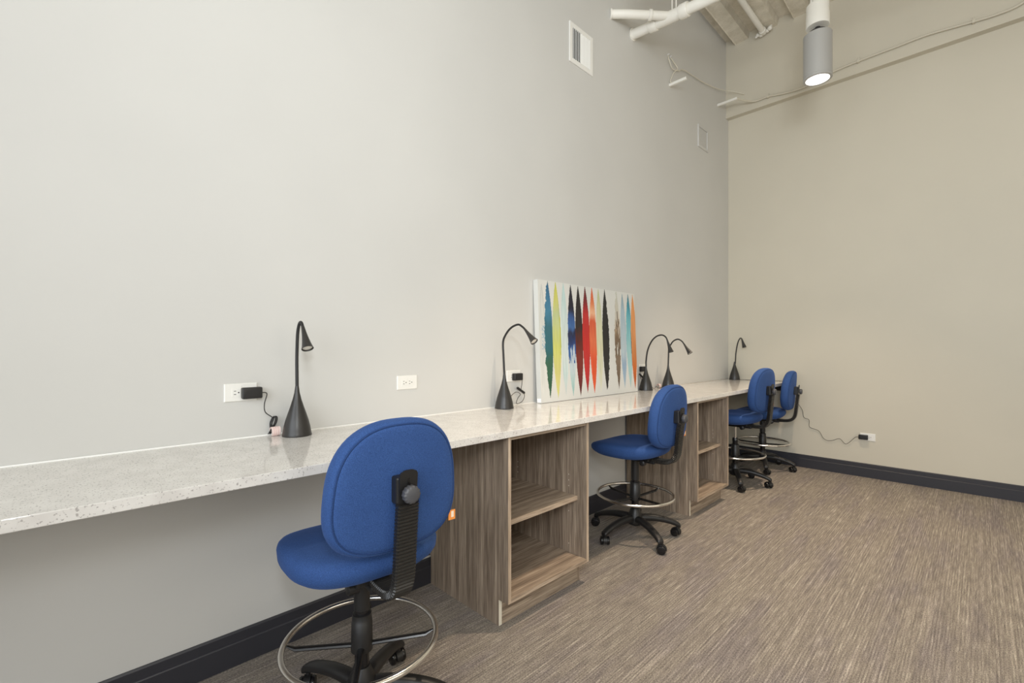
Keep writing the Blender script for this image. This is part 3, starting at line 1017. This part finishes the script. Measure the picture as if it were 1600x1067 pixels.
    for k in range(4):
        a = ring_rot + k * pi / 2
        bm = bmesh.new()
        P = [Vector((r * cos(a), r * sin(a), z)) for r, z in ((0.030, 0.262), (0.12, 0.266), (0.215, 0.270), (0.243, 0.283))]
        side = Vector((-sin(a), cos(a), 0))
        prev = None
        for i, p in enumerate(P):
            w = 0.0115 if i < 3 else 0.005
            hgt = 0.007 if i < 3 else 0.003
            ring = [bm.verts.new(p + side * (w * cos(q * pi / 4)) + Vector((0, 0, hgt * sin(q * pi / 4)))) for q in range(8)]
            if prev:
                for q in range(8):
                    bm.faces.new((prev[q], prev[(q + 1) % 8], ring[(q + 1) % 8], ring[q]))
            else: bm.faces.new(ring)
            prev = ring
        bm.faces.new(prev)
        finish('spoke', bm, M['black_gloss'], ringo, smooth=40)
    # star base
    bm = bmesh.new()
    lathe(bm, [(0.030, 0.075), (0.045, 0.083), (0.050, 0.10), (0.048, 0.140), (0.037, 0.165), (0.031, 0.185), (0.0275, 0.19)], 30)
    basehub = finish('base_hub', bm, M['black'], t, smooth=50)
    for k in range(5):
        a = base_rot - rz + k * 2 * pi / 5
        e = Vector((cos(a), sin(a), 0)); sd = Vector((-sin(a), cos(a), 0))
        prof = cr([(0.030, 0, 0.122), (0.08, 0, 0.126), (0.14, 0, 0.123), (0.20, 0, 0.112), (0.25, 0, 0.098), (0.285, 0, 0.083), (0.304, 0, 0.072)], 4)
        bm = bmesh.new(); prev = None
        for i, p in enumerate(prof):
            s = i / (len(prof) - 1)
            w = 0.027 - 0.006 * s
            h = 0.024 - 0.008 * s
            if i == len(prof) - 1: w *= .7; h *= .6
            c0 = e * p.x + Vector((0, 0, p.z))
            ring = []
            for q in range(12):
                th = 2 * pi * q / 12
                cc, ss = cos(th), sin(th)
                zz = h * (abs(ss) ** .8) * (1 if ss > 0 else -1)
                ring.append(bm.verts.new(c0 + sd * (w * (abs(cc) ** .8) * (1 if cc > 0 else -1)) + Vector((0, 0, zz))))
            if prev:
                for q in range(12):
                    bm.faces.new((prev[q], prev[(q + 1) % 12], ring[(q + 1) % 12], ring[q]))
            else: bm.faces.new(ring)
            prev = ring
        bm.faces.new(prev)
        lo = finish('base_leg', bm, M['black'], t, smooth=60)
        # caster with hood and two wheels
        ca = a + (0.9, 2.3, -1.1, 0.4, -2.2)[k]
        ce = Vector((cos(ca), sin(ca), 0)); cs_ = Vector((-sin(ca), cos(ca), 0))
        cc0 = e * 0.286 + ce * 0.012
        bm = bmesh.new()
        hp = [(0.0315 * cos(radians(d)), 0.0315 * sin(radians(d))) for d in range(-5, 200, 15)]
        A = [bm.verts.new(cc0 + ce * x_ + cs_ * -0.0125 + Vector((0, 0, 0.027 + z_))) for x_, z_ in hp]
        B = [bm.verts.new(cc0 + ce * x_ + cs_ * 0.0125 + Vector((0, 0, 0.027 + z_))) for x_, z_ in hp]
        for i in range(len(hp)):
            j = (i + 1) % len(hp)
            bm.faces.new((A[i], A[j], B[j], B[i]))
        bm.faces.new(A); bm.faces.new(B)
        tube(bm, [e * 0.286 + Vector((0, 0, 0.045)), e * 0.286 + Vector((0, 0, 0.078))], 0.009, 12)
        co = finish('caster', bm, M['black'], t, smooth=40)
        for s in (-1, 1):
            bm = bmesh.new()
            lathe(bm, [(0, 0.0005), (0.022, 0.001), (0.0262, 0.003), (0.0270, 0.006), (0.0270, 0.013), (0.0250, 0.0175), (0.017, 0.0195), (0, 0.020)], 24, cc0 + cs_ * (s * 0.0105) + Vector((0, 0, 0.0272)), cs_ * s, capped=False)
            finish('wheel', bm, M['black_gloss'], co, smooth=50)
    return t

def empty_part(name, parent):
    return None

CH = [
    ((0.620, 0.750, 0.0003), radians(-4.0), radians(123.7), radians(61), 'large blue drafting chair in the foreground, seen from behind', 0.025, 0.025),
    ((0.460, 2.825, 0.0003), radians(0.0), radians(-28.6), radians(-10), 'blue drafting chair between the two open cabinets, second from the camera', 0.035, 0.0),
    ((0.482, 4.605, 0.0003), radians(-6.0), radians(-62), radians(20), 'blue drafting chair just past the farther cabinet, nearer of the back pair', 0.055, 0.055),
    ((0.480, 5.400, 0.0003), radians(5.0), radians(-67), radians(5), 'blue drafting chair farthest away, by the end wall', 0.02, 0.0),
]
for c in CH:
    make_chair(*c)

# ------------------------------------------------------------------ grilles on the left wall
def grille(y0, y1, z0, z1, label):
    t = empty('air_grille', (0, (y0 + y1) / 2, (z0 + z1) / 2), 0, label, 'air vent')
    W, H = (y1 - y0) / 2, (z1 - z0) / 2
    b = 0.035
    bm = bmesh.new()
    def bar(ya, yb, za, zb): box(bm, 0.0004, 0.009, ya, yb, za, zb)
    bar(-W, -W + b, -H, H); bar(W - b, W, -H, H); bar(-W + b, W - b, -H, -H + b); bar(-W + b, W - b, H - b, H)
    finish('vent_frame', bm, M['white_plastic'], t, bevel=0.002)
    bm = bmesh.new(); box(bm, 0.0004, 0.0012, -W + b, W - b, -H + b, H - b)
    finish('vent_backing', bm, M['slot'], t)
    n = 11
    for k in range(n):
        yc = -W + b + (2 * W - 2 * b) * (k + 0.5) / n
        s = 1 if k >= n * 0.42 else -1
        bm = bmesh.new()
        hw = 0.0065 if s > 0 else 0.0015
        a = [(0.0022, yc - s * hw), (0.0115, yc + s * hw * 0.6)]
        d = 0.0007
        vs = []
        for (x_, y_) in a:
            for dd in (-d, d):
                for z_ in (-H + b, H - b):
                    vs.append(bm.verts.new((x_, y_ + dd, z_)))
        for q in ((0, 1, 3, 2), (4, 6, 7, 5), (0, 4, 5, 1), (2, 3, 7, 6), (0, 2, 6, 4), (1, 5, 7, 3)):
            bm.faces.new([vs[i] for i in q])
        finish('louver', bm, M['white_plastic'], t)
    return t
grille(2.684, 2.972, 3.392, 3.688, 'white supply vent with vertical louvers high on the left wall')

t = empty('access_grille', (0, 5.011, 3.558), 0, 'small wall-coloured grille high on the left wall near the corner', 'air vent')
bm = bmesh.new()
W, H, b = 0.124, 0.119, 0.022
for ya, yb, za, zb in ((-W, -W + b, -H, H), (W - b, W, -H, H), (-W + b, W - b, -H, -H + b), (-W + b, W - b, H - b, H)):
    box(bm, 0.0004, 0.012, ya, yb, za, zb)
finish('vent_frame', bm, M['wall'], t)
bm = bmesh.new()
box(bm, 0.0004, 0.002, -W + b, W - b, -H + b, H - b)
for k in range(16):
    zc = -H + b + (2 * H - 2 * b) * (k + .5) / 16
    box(bm, 0.002, 0.0045, -W + b, W - b, zc - 0.003, zc + 0.002)
finish('grille_face', bm, M['wall'], t)

# ------------------------------------------------------------------ pipes, conduit and wires near the ceiling
def pipe_obj(name, pts, r, label, cat, mat=None, collars=(), group=None):
    t = empty(name, pts[0], 0, label, cat, group)
    o0 = Vector(pts[0])
    bm = bmesh.new(); tube(bm, [Vector(p) - o0 for p in pts], r, 24)
    finish('pipe_run', bm, mat or M['white_pipe'], t, smooth=40)
    for (a, b2, rr) in collars:
        a, b2 = Vector(a) - o0, Vector(b2) - o0
        bm = bmesh.new()
        tube(bm, [a, a.lerp(b2, .12), a.lerp(b2, .88), b2], [rr * .93, rr, rr, rr * .93], 24)
        finish('coupling', bm, mat or M['white_pipe'], t, smooth=30)
    return t
def PA(x): return (x, 3.566, 4.0 - 0.068 * x)
pa = pipe_obj('drain_pipe', [(0.002, 3.566, 4.0), PA(1.2), PA(2.6), PA(6.9)], 0.041, 'thick white drain pipe with a thinner branch, leaving the left wall near the ceiling', 'pipe',
              collars=[(PA(0.165), PA(0.235), 0.054), (PA(0.235), PA(0.43), 0.047), (PA(0.43), PA(0.50), 0.056), (PA(0.002), PA(0.012), 0.052)])
oa = Vector((0.002, 3.566, 4.0))
bm = bmesh.new()
tube(bm, [Vector(p) - oa for p in ((0.002, 3.22, 4.005), (0.10, 3.318, 4.004), (0.335, 3.545, 3.982))], 0.033, 24)
br = tag(finish('branch_run', bm, M['white_pipe'], pa, smooth=40), 'thinner white branch')
for p0, p1, rr in (((0.225, 3.438, 3.992), (0.243, 3.456, 3.991), 0.042), ((0.002, 3.22, 4.005), (0.010, 3.228, 4.005), 0.040)):
    bm = bmesh.new()
    p0, p1 = Vector(p0) - oa, Vector(p1) - oa
    tube(bm, [p0, p0.lerp(p1, .12), p0.lerp(p1, .88), p1], [rr * .93, rr, rr, rr * .93], 24)
    finish('coupling', bm, M['white_pipe'], br, smooth=30)
bm = bmesh.new()
px_ = PA(0.375)
for dx in (-0.012, 0.022):
    box(bm, px_[0] + dx - 0.0045, px_[0] + dx + 0.0045, px_[1] - 0.0015, px_[1] + 0.0015, px_[2] + 0.03, 4.86)
o = finish('pipe_hanger', bm, M['white_pipe'])
tag(o, 'white double strap hanging the thick pipe from the ceiling', 'pipe hanger')

cn = pipe_obj('ceiling_conduit', [(0.425, 5.62, 4.795), (0.425, 5.0, 4.795), (0.425, 3.0, 4.795), (0.425, Y0, 4.795)], 0.028, 'white conduit running along the ceiling deck to the end wall', 'pipe',
              collars=[((0.425, 5.56, 4.795), (0.425, 5.59, 4.795), 0.036)])
bm = bmesh.new()
o0 = Vector((0.425, 5.62, 4.795))
for i, (dx, dy, dz_, r) in enumerate([(-0.06, 0.0, 0.0, 0.022), (-0.03, 0.01, -0.006, 0.026), (0.0, 0.0, 0.0, 0.030), (0.035, 0.005, 0.006, 0.022), (0.065, -0.01, 0.012, 0.026), (0.07, 0.0, 0.04, 0.016), (-0.075, -0.005, -0.018, 0.014)]):
    lathe(bm, [(0, -r), (r * .7, -r * .7), (r, 0), (r * .7, r * .7), (0, r)], 14, (dx, dy, dz_), (0.3, 1, 0.2), capped=False)
finish('end_fitting', bm, M['white_pipe'], cn, smooth=60)
bm = bmesh.new()
tube(bm, [(0.53, 4.9, 4.76), (0.53, 4.9, 4.86)], 0.008, 8)
tag(finish('hanger_rod', bm, M['white_pipe']), 'short white rod hanging from the ceiling beside the conduit', 'rod')

def rod(loc, ln, label):
    t = empty('wall_stub', loc, 0, label, 'wire support', 'white stubs sticking out of the left wall')
    bm = bmesh.new()
    box(bm, 0.0005, ln, -0.012, 0.012, -0.011, 0.004)
    box(bm, 0.0005, ln, -0.012, -0.006, 0.004, 0.014)
    finish('channel', bm, M['white_pipe'], t, bevel=0.002)
    return t
rod((0, 4.25, 3.833), 0.17, 'white channel stub under the wire loop on the left wall')
rod((0, 5.419, 4.067), 0.215, 'white channel stub nearest the wall corner, holding the cable')

m_c = newmat('painted_cable', srgb(222, 216, 200), 0.5)[0]
t = empty('wall_wire', (0.001, 4.209, 4.109), 0, 'thin cream wire looping down the left wall and off to the corner', 'wire')
o0 = Vector((0.001, 4.209, 4.109))
bm = bmesh.new()
for pts in ([(0.004, 4.209, 4.109), (0.014, 4.215, 4.06), (0.018, 4.28, 4.00), (0.02, 4.40, 4.03), (0.02, 4.53, 4.09), (0.02, 5.0, 4.155), (0.03, 5.4, 4.235), (0.10, 5.60, 4.262), (0.216, 5.640, 4.20)],
            [(0.004, 4.25, 4.11), (0.02, 4.31, 4.07), (0.03, 4.36, 4.03), (0.02, 4.30, 3.97), (0.02, 4.23, 3.86), (0.03, 4.245, 3.843)]):
    tube(bm, [p - o0 for p in cr(pts, 8)], 0.004, 8)
finish('wire_strand', bm, m_c, t, smooth=0)
bm = bmesh.new()
for y_ in (4.209, 4.255):
    lathe(bm, [(0.009, 0.0), (0.009, 0.012), (0.004, 0.022), (0, 0.022)], 12, (0, y_ - 4.209, 0.004), (1, 0, 0))
finish('anchor', bm, M['wall'], t, smooth=40)

cable = [(0.205, 5.430, 4.072), (0.26, 5.54, 4.07), (0.33, 5.645, 4.078), (0.463, 5.652, 4.081), (0.62, 5.652, 4.055), (0.772, 5.652, 4.045), (0.92, 5.652, 4.06), (1.055, 5.652, 4.098), (1.265, 5.652, 4.115), (1.556, 5.652, 4.123), (1.779, 5.652, 4.129), (2.065, 5.652, 4.10), (2.216, 5.652, 4.09), (2.36, 5.652, 4.112), (2.6, 5.652, 4.25), (3.0, 5.652, 4.6), (3.1, 5.652, 4.83)]
t = empty('wall_cable', cable[2], 0, 'cream cable clipped along the ledge of the end wall behind the pendant light', 'cable')
o0 = Vector(cable[2])
bm = bmesh.new(); tube(bm, [p - o0 for p in cr(cable, 8)], 0.0105, 10)
finish('cable_run', bm, M['wall_back'], t, smooth=0)
for cx, cz in ((0.46, 4.082), (1.27, 4.115), (2.07, 4.10)):
    bm = bmesh.new()
    box(bm, cx - 0.010, cx + 0.010, 5.636, 5.6715, cz - 0.016, cz + 0.016)
    box(bm, cx - 0.006, cx + 0.006, 5.662, 5.6715, cz + 0.016, cz + 0.045)
    finish('cable_clip', bm, M['wall_back'], t, loc=-o0, bevel=0.002)

# ------------------------------------------------------------------ cylinder pendants
def make_pendant(loc, label, power):
    t = empty('cylinder_pendant', loc, 0, label, 'pendant light', 'grey cylinder lights hanging from the ceiling')
    R, H = 0.100, 0.36
    bm = bmesh.new()
    lathe(bm, [(0.0, H), (R - 0.003, H), (R, H - 0.003), (R, 0.022), (R - 0.0015, 0.021), (R - 0.0015, 0.018), (R, 0.017), (R, 0.002), (R - 0.002, 0.0), (R - 0.017, 0.0), (R - 0.019, 0.010), (0, 0.012)], 64)
    finish('housing', bm, M['lamp_metal'], t, smooth=35)
    bm = bmesh.new()
    lathe(bm, [(0, 0.002), (R - 0.0195, 0.002), (R - 0.0195, 0.009), (0, 0.009)], 48, capped=False)
    tag(finish('lens', bm, M['lit'], t), 'glowing white lens')
    bm = bmesh.new()
    lathe(bm, [(0.018, H - 0.002), (0.018, 0.424)], 20)
    lathe(bm, [(0.058, 0.376), (0.062, 0.379), (0.062, 0.389), (0.058, 0.392)], 40)
    finish('stem', bm, M['black'], t, smooth=35)
    bm = bmesh.new()
    lathe(bm, [(0.0, 0.425), (0.078, 0.425), (0.082, 0.429), (0.082, 0.520), (0.079, 0.522), (0.079, 0.600), (0.074, 0.606), (0, 0.606)], 48)
    jb = finish('junction_box', bm, M['white_pipe'], t, smooth=35)
    bm = bmesh.new()
    for dx, dy in ((0.05, -0.045), (-0.045, -0.05)):
        lathe(bm, [(0.006, 0.523), (0.006, 0.526), (0, 0.526)], 10, (dx, dy, 0.0))
    finish('screw', bm, M['white_pipe'], jb)
    for k, (a, lean) in enumerate(((200, .10), (255, .05), (300, .02), (345, .05), (60, .08))):
        a = radians(a)
        x_, y_ = 0.048 * cos(a), 0.048 * sin(a)
        bm = bmesh.new()
        top_z = 4.83 - loc[2]
        tube(bm, cr([(x_, y_, 0.600), (x_, y_, 0.70), (x_ + lean * cos(a), y_ + lean * sin(a), 0.95), (x_ + 1.6 * lean * cos(a), y_ + 1.6 * lean * sin(a), top_z)], 6), 0.011, 12)
        finish('conduit', bm, M['white_pipe'], jb, smooth=0)
    l = bpy.data.lights.new('pendant_lamp', 'SPOT')
    l.energy = power
    l.color = (1.0, 0.80, 0.60)
    l.spot_size = radians(78)
    l.spot_blend = 1.0
    l.shadow_soft_size = 0.035
    o = bpy.data.objects.new('pendant_lamp', l)
    C.objects.link(o)
    o.location = (0, 0, -0.004)
    o.parent = t
    return t
make_pendant((1.19, 4.40, 3.455), 'grey metal cylinder pendant light hanging below a white junction box', 285)
make_pendant((1.19, 2.12, 3.455), 'grey cylinder pendant light directly over the counter beside the painting', 235)
make_pendant((3.55, 4.40, 3.455), 'grey cylinder pendant light over the open carpet, nearer the end wall', 75)
make_pendant((3.55, 2.12, 3.455), 'grey cylinder pendant light over the open carpet, nearer the windows behind the camera', 75)
